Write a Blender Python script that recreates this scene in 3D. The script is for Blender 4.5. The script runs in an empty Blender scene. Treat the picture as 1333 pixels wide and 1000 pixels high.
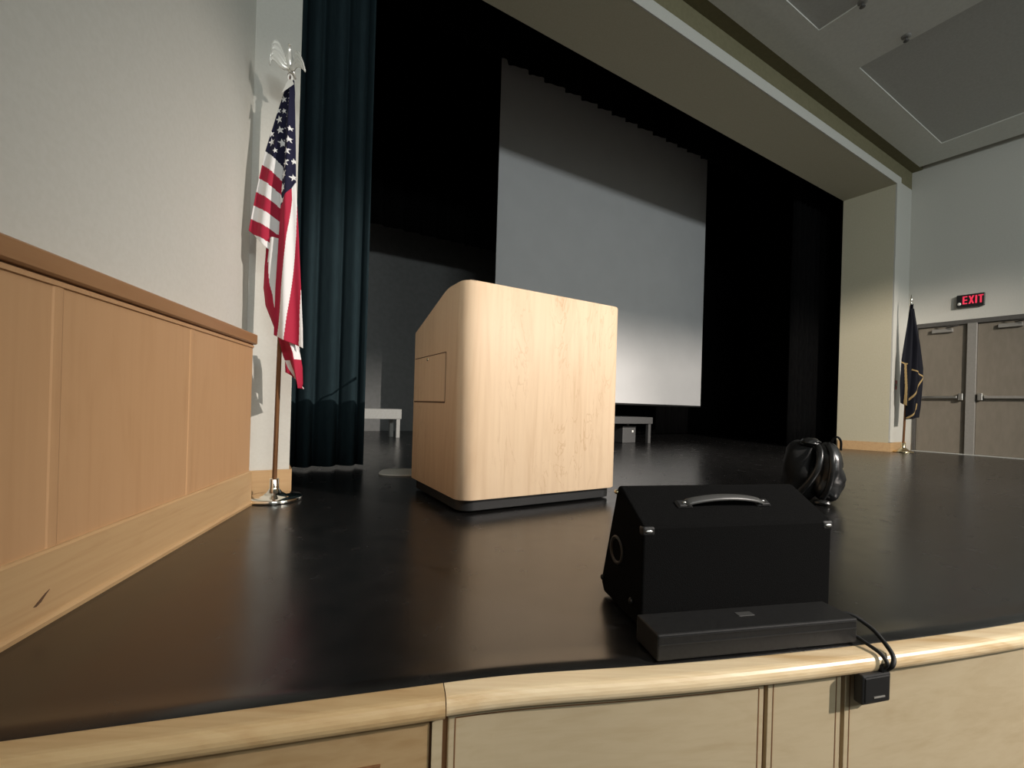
import bpy, bmesh, math, random
from mathutils import Vector, Matrix
random.seed(7)
S = bpy.context.scene
C = S.collection
PI = math.pi
R = math.radians

# ------------------------------------------------------------------ camera
FPX, ROLL, CY, EYE = 567.14, R(1.678), 527.44, 0.58
cr, sr = math.cos(ROLL), math.sin(ROLL)
cam_d = bpy.data.cameras.new('camera'); cam = bpy.data.objects.new('camera', cam_d); C.objects.link(cam)
cam_d.sensor_fit = 'HORIZONTAL'; cam_d.sensor_width = 36; cam_d.lens = 36 * FPX / 1333
cam_d.shift_y = (CY - 500) / 1333; cam_d.clip_start = 0.02; cam_d.clip_end = 100
cam.matrix_world = Matrix(((cr, -sr, 0, 0), (0, 0, -1, 0), (sr, cr, 0, EYE), (0, 0, 0, 1)))
S.camera = cam

# ------------------------------------------------------------------ materials
def new_mat(name, col, rough=.5, metal=0, spec=.5):
    m = bpy.data.materials.new(name); m.use_nodes = True
    b = m.node_tree.nodes['Principled BSDF']
    b.inputs['Base Color'].default_value = (*col, 1); b.inputs['Roughness'].default_value = rough
    b.inputs['Metallic'].default_value = metal; b.inputs['Specular IOR Level'].default_value = spec
    return m
def speckle(m, c1, c2, scale=(40, 40, 40), detail=4, lo=.35, hi=.65, bump=0, coord='Object', rough=None):
    nt = m.node_tree; N = nt.nodes; L = nt.links; b = N['Principled BSDF']
    tc = N.new('ShaderNodeTexCoord'); mp = N.new('ShaderNodeMapping'); mp.inputs['Scale'].default_value = scale
    no = N.new('ShaderNodeTexNoise'); no.inputs['Scale'].default_value = 1; no.inputs['Detail'].default_value = detail
    rp = N.new('ShaderNodeValToRGB'); e = rp.color_ramp.elements
    e[0].position = lo; e[0].color = (*c1, 1); e[1].position = hi; e[1].color = (*c2, 1)
    L.new(tc.outputs[coord], mp.inputs['Vector']); L.new(mp.outputs['Vector'], no.inputs['Vector'])
    L.new(no.outputs['Fac'], rp.inputs['Fac']); L.new(rp.outputs['Color'], b.inputs['Base Color'])
    if bump:
        bp = N.new('ShaderNodeBump'); bp.inputs['Strength'].default_value = bump; bp.inputs['Distance'].default_value = .004
        L.new(no.outputs['Fac'], bp.inputs['Height']); L.new(bp.outputs['Normal'], b.inputs['Normal'])
    if rough:
        mr = N.new('ShaderNodeMapRange'); mr.inputs['To Min'].default_value = rough[0]; mr.inputs['To Max'].default_value = rough[1]
        L.new(no.outputs['Fac'], mr.inputs['Value']); L.new(mr.outputs['Result'], b.inputs['Roughness'])
    return m
def wood(name, base, dark, axis, rough=.4, scale=1.0, strength=.5, spec=.4, figure=0):
    """fine streaks running along axis plus a few wandering darker figures"""
    m = new_mat(name, base, rough, 0, spec); nt = m.node_tree; N = nt.nodes; L = nt.links; b = N['Principled BSDF']
    tc = N.new('ShaderNodeTexCoord')
    def noise(sc, detail, dist):
        mp = N.new('ShaderNodeMapping'); v = [sc[0]] * 3; v[axis] = sc[1]; mp.inputs['Scale'].default_value = v
        no = N.new('ShaderNodeTexNoise'); no.inputs['Scale'].default_value = 1; no.inputs['Detail'].default_value = detail
        no.inputs['Distortion'].default_value = dist
        L.new(tc.outputs['Object'], mp.inputs['Vector']); L.new(mp.outputs['Vector'], no.inputs['Vector']); return no
    a = noise((90 * scale, 3 * scale), 5, .3); c = noise((14 * scale, 1.6 * scale), 6, 2.2)
    ra = N.new('ShaderNodeMapRange'); ra.inputs['From Min'].default_value = .42; ra.inputs['From Max'].default_value = .7; ra.inputs['To Max'].default_value = .45 * strength
    rc = N.new('ShaderNodeMapRange'); rc.inputs['From Min'].default_value = .5; rc.inputs['From Max'].default_value = .72; rc.inputs['To Max'].default_value = .8 * strength
    ad = N.new('ShaderNodeMath'); ad.operation = 'ADD'; ad.use_clamp = True
    L.new(a.outputs['Fac'], ra.inputs['Value']); L.new(c.outputs['Fac'], rc.inputs['Value'])
    L.new(ra.outputs['Result'], ad.inputs[0]); L.new(rc.outputs['Result'], ad.inputs[1])
    if figure:
        # thin wandering lines of figure, only inside some patches of the board
        d = noise((11 * scale, 2.4 * scale), 4, 3.5); e = noise((5 * scale, 1.1 * scale), 2, .5)
        def math_(op, a, b=None):
            q = N.new('ShaderNodeMath'); q.operation = op
            for k, v in enumerate((a, b)):
                if v is None: continue
                if isinstance(v, (int, float)): q.inputs[k].default_value = v
                else: L.new(v, q.inputs[k])
            return q.outputs[0]
        ln = math_('ABSOLUTE', math_('SUBTRACT', d.outputs['Fac'], .5))
        r1 = N.new('ShaderNodeMapRange'); r1.inputs['From Min'].default_value = .02; r1.inputs['From Max'].default_value = 0; L.new(ln, r1.inputs['Value'])
        r2 = N.new('ShaderNodeMapRange'); r2.inputs['From Min'].default_value = .47; r2.inputs['From Max'].default_value = .60; L.new(e.outputs['Fac'], r2.inputs['Value'])
        fg = math_('MULTIPLY', math_('MULTIPLY', r1.outputs['Result'], r2.outputs['Result']), figure)
        ad2 = N.new('ShaderNodeMath'); ad2.operation = 'ADD'; ad2.use_clamp = True; L.new(ad.outputs[0], ad2.inputs[0]); L.new(fg, ad2.inputs[1]); ad = ad2
    mx = N.new('ShaderNodeMix'); mx.data_type = 'RGBA'
    mx.inputs['A'].default_value = (*base, 1); mx.inputs['B'].default_value = (*dark, 1)
    L.new(ad.outputs[0], mx.inputs['Factor']); L.new(mx.outputs['Result'], b.inputs['Base Color'])
    return m
def attr_mat(name, rough=.8):
    m = new_mat(name, (1, 1, 1), rough, 0, .2); nt = m.node_tree
    at = nt.nodes.new('ShaderNodeAttribute'); at.attribute_name = 'dye'
    nt.links.new(at.outputs['Color'], nt.nodes['Principled BSDF'].inputs['Base Color'])
    return m
M = {}
M['paint'] = speckle(new_mat('wall_paint', (.56, .55, .50), .7, 0, .3), (.55, .54, .488), (.572, .562, .512), (60, 60, 60), bump=.025)
M['ceiling'] = speckle(new_mat('ceiling_paint', (.70, .70, .65), .85, 0, .2), (.68, .68, .63), (.72, .72, .67), (30, 30, 30), bump=.05)
M['tan'] = speckle(new_mat('tan_paint', (.42, .385, .28), .75, 0, .25), (.41, .375, .27), (.43, .395, .29), (60, 60, 60), bump=.08)
M['coffer'] = speckle(new_mat('coffer_panel', (.50, .50, .47), .9, 0, .15), (.48, .48, .45), (.52, .52, .49), (40, 40, 40), bump=.1)
M['cove'] = speckle(new_mat('gap_shade_paint', (.19, .172, .10), .85, 0, .2), (.18, .163, .095), (.20, .181, .107), (20, 20, 20))  # dark olive with the shade of the ceiling gap put into the colour
M['deck'] = speckle(new_mat('black_vinyl', (.007, .007, .007), .35, 0, .9), (.006, .0058, .0056), (.0095, .009, .0088), (9, 9, 9), 3, .3, .7, rough=(.20, .31))
M['carpet'] = speckle(new_mat('house_carpet', (.05, .045, .04), .95), (.04, .035, .03), (.07, .06, .05), (80, 80, 80))
M['black'] = speckle(new_mat('black_paint', (.006, .006, .006), .9, 0, .1), (.005, .005, .005), (.008, .008, .008))
M['backwall'] = speckle(new_mat('grey_backwall', (.23, .235, .23), .9, 0, .2), (.22, .225, .22), (.245, .25, .245), (12, 12, 12))
M['wains'] = wood('wainscot_veneer', (.50, .295, .15), (.40, .22, .10), 2, .45, .6, .35)
M['rail'] = wood('rail_wood', (.33, .175, .08), (.25, .12, .05), 0, .4, .7, .5)
M['skirt'] = wood('skirting_wood', (.50, .325, .165), (.37, .21, .095), 0, .4, .7, .6)
M['nose'] = wood('nosing_wood', (.74, .60, .39), (.50, .32, .14), 0, .33, .7, .8)
M['nosedark'] = wood('honey_shaded_nosing_wood', (.56, .40, .21), (.38, .22, .09), 0, .36, .7, .8)  # browner wood, darkened further where the spotlight fades at the left
M['fasciadark'] = wood('honey_shaded_fascia_wood', (.42, .29, .15), (.30, .18, .075), 0, .45, .7, .7)  # browner fascia wood, missing spotlight also put into its darker tone
M['fascia'] = wood('fascia_wood', (.475, .39, .255), (.38, .29, .17), 0, .45, .7, .6)
M['groove'] = wood('groove_wood', (.20, .10, .045), (.10, .05, .02), 2, .5, 1, .6)
M['maple'] = wood('maple_veneer', (.76, .575, .39), (.54, .35, .20), 2, .5, .45, .38, .2, figure=.42)
M['gap'] = new_mat('dark_gap', (.10, .05, .025), .8)
M['plinth'] = new_mat('black_laminate', (.009, .009, .009), .5)
M['teal'] = speckle(new_mat('teal_velvet', (.015, .028, .033), .9, 0, .12), (.0135, .025, .030), (.017, .031, .036), (50, 50, 8))
M['velvet'] = speckle(new_mat('black_velvet', (.0025, .0025, .0028), .95, 0, .05), (.002, .002, .0022), (.0035, .0035, .0035), (50, 50, 8))
M['screen'] = speckle(new_mat('screen_vinyl', (.52, .52, .52), .75, 0, .2), (.51, .51, .51), (.53, .53, .53), (3, 3, 3))
M['metal'] = new_mat('brushed_metal', (.62, .62, .60), .35, 1)
M['chrome'] = new_mat('polished_silver', (.86, .83, .74), .12, 1)
M['eagle'] = new_mat('satin_silver', (.95, .94, .88), .22, .4)
M['brass'] = new_mat('polished_brass', (.80, .68, .44), .2, 1)
M['pole'] = wood('pole_oak', (.24, .115, .05), (.12, .05, .02), 2, .35, 1, .6)
M['door'] = speckle(new_mat('door_paint', (.19, .165, .13), .5, 0, .4), (.18, .157, .123), (.20, .174, .138), (20, 20, 6))
M['frame'] = speckle(new_mat('frame_paint', (.085, .08, .075), .45), (.08, .075, .07), (.092, .088, .08))
M['mull'] = speckle(new_mat('mullion_paint', (.23, .22, .20), .4), (.22, .21, .19), (.24, .23, .21))
M['signblack'] = new_mat('sign_black', (.012, .012, .012), .4)
M['red'] = new_mat('alarm_red', (.45, .02, .03), .4)
M['carpeted'] = speckle(new_mat('cabinet_carpet', (.004, .004, .004), .95, 0, .06), (.002, .002, .002), (.007, .007, .007), (420, 420, 420), 2, bump=.3)
M['plastic'] = speckle(new_mat('black_plastic', (.014, .014, .014), .45), (.012, .012, .012), (.017, .017, .017))
M['casegrey'] = speckle(new_mat('charcoal_steel', (.012, .012, .012), .5, 0, .3), (.010, .010, .010), (.015, .015, .015), (90, 90, 90))
M['rubber'] = new_mat('rubber', (.012, .012, .012), .6)
M['strap'] = new_mat('handle_vinyl', (.06, .06, .058), .38)
M['leather'] = speckle(new_mat('black_leather', (.010, .010, .010), .3, 0, .6), (.008, .008, .008), (.014, .014, .014), (60, 60, 60), bump=.25)
M['nylon'] = speckle(new_mat('black_nylon', (.005, .005, .005), .7, 0, .25), (.004, .004, .004), (.007, .007, .007), (40, 40, 40), bump=.3)
M['palegrey'] = speckle(new_mat('pale_grey_laminate', (.45, .45, .42), .6), (.43, .43, .40), (.47, .47, .44))
M['midgrey'] = speckle(new_mat('mid_grey_laminate', (.06, .06, .06), .5), (.055, .055, .055), (.065, .065, .065))
M['paper'] = speckle(new_mat('grey_mat', (.72, .69, .63), .8), (.70, .67, .60), (.76, .73, .67), (25, 25, 25))
M['white'] = new_mat('white_plastic', (.75, .74, .70), .4)
M['banner'] = attr_mat('dyed_nylon', .75)
def emit(name, col, s):
    m = new_mat(name, col, .4); b = m.node_tree.nodes['Principled BSDF']
    b.inputs['Emission Color'].default_value = (*col, 1); b.inputs['Emission Strength'].default_value = s; return m
M['exit'] = emit('exit_glow', (.8, .04, .09), .45)
M['led'] = emit('lamp_glow', (.8, .8, .75), .5)

# ------------------------------------------------------------------ mesh builder
class MB:
    def __init__(s): s.v = []; s.f = []; s.sm = []
    def add(s, vs, fs, smooth=False):
        o = len(s.v); s.v += [tuple(v) for v in vs]; s.f += [tuple(i + o for i in f) for f in fs]; s.sm += [smooth] * len(fs); return s
    def box(s, x0, x1, y0, y1, z0, z1):
        return s.add([(x, y, z) for z in (z0, z1) for y in (y0, y1) for x in (x0, x1)],
                     [(0, 2, 3, 1), (4, 5, 7, 6), (0, 1, 5, 4), (2, 6, 7, 3), (0, 4, 6, 2), (1, 3, 7, 5)])
    def prism(s, poly, a0, a1, axis=2, smooth=False):
        """poly in the two remaining axes, pulled along axis"""
        n = len(poly)
        def p(q, a):
            if axis == 2: return (q[0], q[1], a)
            if axis == 0: return (a, q[0], q[1])
            return (q[0], a, q[1])
        vs = [p(q, a0) for q in poly] + [p(q, a1) for q in poly]
        s.add(vs, [tuple(range(n))[::-1], tuple(range(n, 2 * n))] + [(i, (i + 1) % n, (i + 1) % n + n, i + n) for i in range(n)]); 
        if smooth:
            for k in range(len(s.sm) - n, len(s.sm)): s.sm[k] = True
        return s
    def hexa(s, a, b):
        """two quads (lists of 4 points), joined"""
        return s.add(list(a) + list(b), [(3, 2, 1, 0), (4, 5, 6, 7)] + [(i, (i + 1) % 4, (i + 1) % 4 + 4, i + 4) for i in range(4)])
    def tube(s, path, r, n=10, closed=False):
        P = [Vector(p) for p in path]; K = len(P); rr = r if isinstance(r, (list, tuple)) else [r] * K
        vs = []; up = None
        for i, p in enumerate(P):
            t = (P[(i + 1) % K] - P[i - 1]) if closed else (P[min(i + 1, K - 1)] - P[max(i - 1, 0)])
            t.normalize()
            if up is None:
                up = Vector((0, 0, 1)) if abs(t.z) < .9 else Vector((1, 0, 0))
            a = (up - t * up.dot(t)); a = a.normalized() if a.length > 1e-5 else t.orthogonal().normalized()
            b = t.cross(a); up = a
            vs += [p + (a * math.cos(k * 2 * PI / n) + b * math.sin(k * 2 * PI / n)) * rr[i] for k in range(n)]
        fs = []
        for i in range(K if closed else K - 1):
            j = (i + 1) % K
            fs += [(i * n + k, i * n + (k + 1) % n, j * n + (k + 1) % n, j * n + k) for k in range(n)]
        s.add(vs, fs, True)
        if not closed: s.add(vs[:n], [tuple(range(n))[::-1]]); s.add(vs[-n:], [tuple(range(n))])
        return s
    def lathe(s, prof, c=(0, 0, 0), n=40):
        """prof: (r, z) list turned round the vertical axis through c"""
        vs = []; K = len(prof)
        for r, z in prof:
            vs += [(c[0] + r * math.cos(k * 2 * PI / n), c[1] + r * math.sin(k * 2 * PI / n), c[2] + z) for k in range(n)]
        fs = [(i * n + k, i * n + (k + 1) % n, (i + 1) * n + (k + 1) % n, (i + 1) * n + k) for i in range(K - 1) for k in range(n)]
        return s.add(vs, fs, True)
    def ball(s, c, rx, ry, rz, nu=20, nv=12, p=1.0, rot=0):
        vs = []; f = lambda x: math.copysign(abs(x) ** p, x); ca, sa = math.cos(rot), math.sin(rot)
        for j in range(nv + 1):
            th = -PI / 2 + PI * j / nv
            for k in range(nu):
                ph = 2 * PI * k / nu
                x = rx * f(math.cos(th)) * f(math.cos(ph)); y = ry * f(math.cos(th)) * f(math.sin(ph)); z = rz * f(math.sin(th))
                vs.append((c[0] + ca * x - sa * y, c[1] + sa * x + ca * y, c[2] + z))
        return s.add(vs, [(j * nu + k, j * nu + (k + 1) % nu, (j + 1) * nu + (k + 1) % nu, (j + 1) * nu + k) for j in range(nv) for k in range(nu)], True)
    def grid(s, pts, smooth=True):
        nr = len(pts); nc = len(pts[0])
        return s.add([p for r in pts for p in r], [(i * nc + j, i * nc + j + 1, (i + 1) * nc + j + 1, (i + 1) * nc + j) for i in range(nr - 1) for j in range(nc - 1)], smooth)
    def build(s, name, mat, parent=None, bevel=0, seg=2, solid=0, loc=None, rot=None):
        me = bpy.data.meshes.new(name); me.from_pydata(s.v, [], s.f)
        me.polygons.foreach_set('use_smooth', s.sm); me.update()
        bm = bmesh.new(); bm.from_mesh(me); bmesh.ops.remove_doubles(bm, verts=bm.verts, dist=1e-6)
        bmesh.ops.recalc_face_normals(bm, faces=bm.faces); bm.to_mesh(me); bm.free()
        o = bpy.data.objects.new(name, me); C.objects.link(o)
        if mat: me.materials.append(mat)
        if parent: o.parent = parent
        if loc: o.location = loc
        if rot is not None: o.rotation_euler = (0, 0, rot)
        if solid:
            q = o.modifiers.new('solid', 'SOLIDIFY'); q.thickness = solid; q.offset = 0
        if bevel:
            q = o.modifiers.new('bevel', 'BEVEL'); q.width = bevel; q.segments = seg; q.limit_method = 'ANGLE'; q.angle_limit = R(40)
            q.harden_normals = False
        return o
def struct(o): o['kind'] = 'structure'; return o
def tag(o, label, cat, group=None):
    o['label'] = label; o['category'] = cat
    if group: o['group'] = group
    return o
def thing(name, label, cat, loc=(0, 0, 0), rot=0, group=None):
    o = bpy.data.objects.new(name, None); C.objects.link(o); o.location = loc; o.rotation_euler = (0, 0, rot); o.empty_display_size = .1
    return tag(o, label, cat, group)

# ------------------------------------------------------------------ plan frames
A0 = R(30.578)                                   # the stage opening runs along this heading
c0, s0 = math.cos(A0), math.sin(A0)
def SP(l, n, z=0): return (c0 * l - s0 * n, s0 * l + c0 * n, z)
AL = R(101.14); LW = (-1.218, 1.501, 0)          # panelled wall at the left, x runs towards the stage
AR = R(-55.0); RW = (6.80, 7.504, 0)             # wall with the doors, x runs towards the audience

# ------------------------------------------------------------------ stage deck, nosing and fascia
edge_right = [(-.124, .901), (-.06, .919), (.02, .935), (.10, .949), (.20, .963), (.335, .984), (.48, 1.010), (.632, 1.040), (.76, 1.067), (.891, 1.096),
              (1.05, 1.134), (1.203, 1.172), (1.34, 1.208), (1.482, 1.248), (1.8, 1.345), (2.2, 1.48), (2.8, 1.71), (3.6, 2.08), (4.6, 2.62), (5.8, 3.38), (7.2, 4.4), (8.9, 5.8)]
edge_left = [(-1.30, .593), (-.826, .717), (-.679, .756), (-.499, .803), (-.30, .855), (-.124, .901)]
def dense(pl, step=.03):
    out = []
    for a, b in zip(pl, pl[1:]):
        k = max(1, int(math.dist(a, b) / step)); out += [(a[0] + (b[0] - a[0]) * i / k, a[1] + (b[1] - a[1]) * i / k) for i in range(k)]
    out.append(pl[-1])
    for _ in range(4): out = [out[0]] + [((a[0] + 2 * b[0] + c[0]) / 4, (a[1] + 2 * b[1] + c[1]) / 4) for a, b, c in zip(out, out[1:], out[2:])] + [out[-1]]
    return out
ER, EL = dense(edge_right), dense(edge_left)
def offs(pl, d):
    """shift towards the audience by d"""
    out = []
    for i, p in enumerate(pl):
        a, b = pl[max(0, i - 1)], pl[min(len(pl) - 1, i + 1)]
        t = (b[0] - a[0], b[1] - a[1]); L = math.hypot(*t); out.append((p[0] + t[1] / L * d, p[1] - t[0] / L * d))
    return out
def sweep(mb, pl, prof, z=0, close=True):
    """prof: (out, z) closed outline swept along pl"""
    rows = []; 
    for d, zz in prof + ([prof[0]] if close else []): rows.append([(x, y, zz + z) for x, y in offs(pl, d)])
    mb.grid(rows, False)
    n = len(prof)
    for k in (0, -1): mb.add([r[k] for r in rows[:n]], [tuple(range(n))])
    return mb
mb = MB()
full = EL[:-1] + ER
bumps = [(-.10, 0.0), (-.055, 0.0), (-.04, .003), (-.028, .0025), (-.012, -.001), (0.001, -.006), (0.001, -.03)]
for d, z in bumps: pass
rows = [[(x, y, z) for x, y in offs(full, d)] for d, z in bumps]
mb.grid(rows, True)
inner = rows[0]
back = [SP(9.6, 3.1), SP(11.6, 3.3), SP(11.6, 8.75), SP(-2.6, 8.75), SP(-2.6, 3.3)]
poly = [(x, y, 0) for x, y, z in inner] + [(10.6, 7.2, 0)] + [p for p in back] + [(-2.4, 3.0, 0), (-2.4, .33, 0)]
mb.add(poly, [tuple(range(len(poly)))])
deck = struct(mb.build('floor', M['deck']))
# bullnose
def nose_prof(w=.032, r=.021):
    p = [(-.004, -.001), (0.0, 0.0), (w - .006, 0.0)]
    for k in range(0, 11):
        a = PI / 2 - PI * k / 10; p.append((w + math.cos(a) * r * .95, -r + math.sin(a) * r))
    p += [(-.004, -2 * r)]
    return p
# fascia boards, recessed brown backing and raised panels with fine mouldings
def slab(pl, o0, o1, z0, z1): return sweep(MB(), pl, [(o0, z0), (o1, z0), (o1, z1), (o0, z1)])
struct(slab(full, -.06, .012, -.95, -.04).build('wall_front', M['groove']))
pnum = 3
def clip(pl, x0, x1):
    def at(x):
        for a, b in zip(pl, pl[1:]):
            if a[0] <= x <= b[0]: return (x, a[1] + (b[1] - a[1]) * (x - a[0]) / max(1e-9, b[0] - a[0]))
    a, b = (x0, x1); a = max(a, pl[0][0]); b = min(b, pl[-1][0])
    return [at(a)] + [p for p in pl if a + 1e-4 < p[0] < b - 1e-4] + [at(b)]
def panel(pl, x0, x1, o1=.022, z1=-.048, top=True, ends=(True, True), mat='fascia'):
    """board with a rounded rim and a dark bead line just inside it"""
    global pnum
    struct(slab(clip(pl, x0, x1), .005, o1, -.93, z1).build('trim_%d' % pnum, M[mat], bevel=.004, seg=3)); pnum += 1
    m2 = MB(); xa, xb = x0 + (.014 if ends[0] else 0), x1 - (.014 if ends[1] else 0)
    if top: sweep(m2, clip(pl, xa, xb), [(o1 - .002, z1 - .012), (o1 + .0006, z1 - .012), (o1 + .0006, z1 - .0096), (o1 - .002, z1 - .0096)])
    for x, e in ((xa, ends[0]), (xb, ends[1])):
        if e: sweep(m2, clip(pl, x - .0013, x + .0013), [(o1 - .002, -.93), (o1 + .0006, -.93), (o1 + .0006, z1 - .012 if top else z1 - .002), (o1 - .002, z1 - .012 if top else z1 - .002)])
    if m2.v: struct(m2.build('trim_%d' % pnum, M['groove'])); pnum += 1
ERd = []
for a, b in zip(ER, ER[1:]): ERd += [a, ((a[0] * 2 + b[0]) / 3, (a[1] * 2 + b[1]) / 3), ((a[0] + 2 * b[0]) / 3, (a[1] + 2 * b[1]) / 3)]
ERd.append(ER[-1])
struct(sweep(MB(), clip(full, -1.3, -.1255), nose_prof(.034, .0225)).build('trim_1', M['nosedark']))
struct(sweep(MB(), clip(full, -.1235, 8.9), nose_prof()).build('trim_2', M['nose']))
panel(ERd, -.116, .601); panel(ERd, .611, .8137, top=False); panel(ERd, .8255, 8.0, top=False, ends=(True, False))
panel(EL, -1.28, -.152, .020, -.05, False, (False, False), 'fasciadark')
q = [EL[-4], EL[-2]]
ql = [(-.146, .8953), (-.128, .900)]
struct(slab([(-.147, .895), (-.127, .9002)], .0, .026, -.93, -.045).build('trim_%d' % pnum, M['fascia'])); pnum += 1
mbq = slab(EL[:-4], .0, .026, -.132, -.128)
struct(mbq.build('trim_%d' % pnum, M['groove'])); pnum += 1
struct(MB().box(-8, 12, -8, 1.5, -1.0, -.95).build('floor_house', M['carpet']))

# ------------------------------------------------------------------ panelled wall at the left
def LWo(mb, name, mat, **k): return struct(mb.build(name, mat, loc=LW, rot=AL, **k))
XE = .872
LWo(MB().box(-5, 1.16, .157, .35, -.95, 7.5), 'wall_left', M['paint'])
LWo(MB().box(-5, XE, .022, .157, 0, .90), 'wall_left_wainscot', M['wains'])
rail = [(.010, .866), (.004, .872), (.004, .916), (.008, .921), (.155, .921), (.155, .866)]
LWo(MB().prism(rail, -5, XE + .012, 0), 'trim_left_rail', M['rail'], bevel=.0015)
LWo(MB().prism([(.020, .846), (.016, .848), (.0155, .857), (.018, .861), (.03, .861), (.03, .846)], -5, XE, 0), 'trim_left_moulding', M['wains'])
LWo(MB().box(-5, XE + .001, .0205, .03, .861, .866), 'trim_left_rail_shadow', M['groove'])  # dark strip painted in for the shadow under the rail
mb = MB()
for x in (-1.03, -.395, .255): mb.prism([(x - .018, .022), (x - .013, .0200), (x - .004, .0195), (x + .004, .0195), (x + .013, .0200), (x + .018, .022)], .185, .855, 2)
LWo(mb, 'trim_left_stiles', M['wains'])
LWo(MB().prism([(.010, 0), (.010, .178), (.014, .184), (.03, .186), (.03, 0)], -5, XE + .004, 0), 'baseboard_left', M['skirt'])
LWo(MB().prism([(.002, 0), (.000, .012), (.004, .019), (.011, .022), (.02, .022), (.02, 0)], -5, XE + .004, 0), 'trim_left_shoe', M['skirt'])
LWo(MB().prism([(-.458, .058), (-.446, .066), (-.425, .079), (-.412, .084), (-.424, .074), (-.437, .062), (-.450, .056)], .0088, .012, 1), 'trim_left_chip', M['gap'])

# ------------------------------------------------------------------ proscenium
def SW(mb, name, mat, **k): return struct(mb.build(name, mat, rot=A0, **k))
SW(MB().box(-.30, .197, 3.05, 3.25, -.5, 7.5), 'wall_proscenium_left', M['paint'])
SW(MB().box(-.06, .210, 3.030, 3.05, 0, .14).box(.197, .212, 3.05, 3.25, 0, .14), 'baseboard_proscenium_left', M['skirt'], bevel=.002)
SW(MB().box(-.3, 10.4, 3.02, 3.25, 4.49, 7.5), 'wall_proscenium_header', M['cove'])  # recessed face, its shade put into the dark colour
SW(MB().box(9.07, 10.6, 3.02, 3.25, 0, 4.49), 'wall_proscenium_right', M['paint'])
# splayed frame: soffit, right reveal and the flat outer face
SW(MB().hexa([(.197, 2.98, 4.366), (8.905, 2.98, 4.366), (8.905, 3.05, 4.52), (.197, 3.05, 4.52)],
             [(.197, 3.62, 4.271), (8.67, 3.62, 4.271), (8.67, 3.62, 4.7), (.197, 3.62, 4.7)]), 'ceiling_soffit', M['tan'])
SW(MB().prism([(8.905, 2.985), (9.075, 3.02), (9.2, 3.25), (8.95, 3.62), (8.67, 3.62)], 0, 4.45, 2), 'wall_reveal_right', M['tan'])
SW(MB().prism([(8.905, 2.965), (9.045, 2.965), (9.06, 2.98), (9.06, 3.05), (8.905, 3.0)], .15, 4.366, 2).box(.197, 9.06, 2.965, 3.05, 4.366, 4.50), 'trim_frame', M['paint'])
SW(MB().prism([(8.66, 3.60), (8.893, 2.952), (9.07, 2.952), (9.085, 3.005), (9.68, 3.005), (9.68, 3.03), (9.05, 3.03), (8.92, 3.0), (8.70, 3.62)], 0, .145, 2), 'baseboard_right', M['skirt'])
# stage house
SW(MB().box(-2.7, 11.7, 8.6, 8.75, -.2, 7.6), 'wall_back', M['backwall'])
SW(MB().box(-2.7, -2.55, 3.2, 8.75, -.2, 7.6), 'wall_stage_left', M['black'])
SW(MB().box(11.55, 11.7, 3.2, 8.75, -.2, 7.6), 'wall_stage_right', M['black'])
SW(MB().box(-2.55, -.29, 3.2, 3.3, -.2, 7.6).box(9.25, 11.6, 3.26, 3.4, -.2, 7.6), 'wall_stage_front', M['black'])
SW(MB().box(-2.7, 11.7, 3.1, 8.75, 7.5, 7.6), 'ceiling_stage', M['black'])

# ------------------------------------------------------------------ house ceiling with coffers, gaps all round backed in a shade colour
def rl(n): return 9.52 + .077 * (2.88 - n)
mb = MB()
Z0, Z1 = 4.78, 4.84
cof = [(-1.29, 1.48), (2.45, 5.22), (6.19, 8.96)]
n0, n1, nb = -.31, 2.46, -9
def quadslab(pts): mb.prism(pts, Z0, Z1, 2)
quadslab([(-4, n1), (rl(n1), n1), (rl(2.88), 2.88), (-4, 2.88)])
SL0, SL1 = -6.5, -5.38                            # unseen ceiling slot, added so its lip cuts off the spotlight beams
quadslab([(-4, nb), (rl(nb), nb), (rl(SL0), SL0), (-4, SL0)])
quadslab([(-4, SL1), (rl(SL1), SL1), (rl(n0), n0), (-4, n0)])
xs = [-4] + [v for c in cof for v in c]
for i in range(0, len(xs) - 1, 2): quadslab([(xs[i], n0), (xs[i + 1], n0), (xs[i + 1], n1), (xs[i], n1)])
quadslab([(cof[-1][1], n0), (rl(n0), n0), (rl(n1), n1), (cof[-1][1], n1)])
mb.box(-4, 12, SL1, SL1 + .03, Z0, 5.3).box(-4, 12, SL0 - .03, SL0, Z0, 5.3)  # unseen lip boards added to cut the beams and stop light leaks
SW(mb, 'ceiling', M['ceiling'])
mb = MB()
for a, b in cof: mb.box(a + .001, b - .001, n0 + .001, n1 - .001, Z0 + .014, Z1 + .02)
SW(mb, 'ceiling_coffers', M['coffer'])
SW(MB().box(-4, 9.75, 2.885, 3.03, Z0 + .004, Z1 + .05).prism([(9.3, 2.9), (9.75, 3.0), (10.6, -9), (10.0, -9)], Z1 + .01, Z1 + .05, 2), 'trim_cove', M['cove'])  # dark boards added where the gap would show only shade
SW(MB().box(-4, 12, -9, 3.1, 5.3, 5.35), 'ceiling_void', M['cove'])

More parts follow.
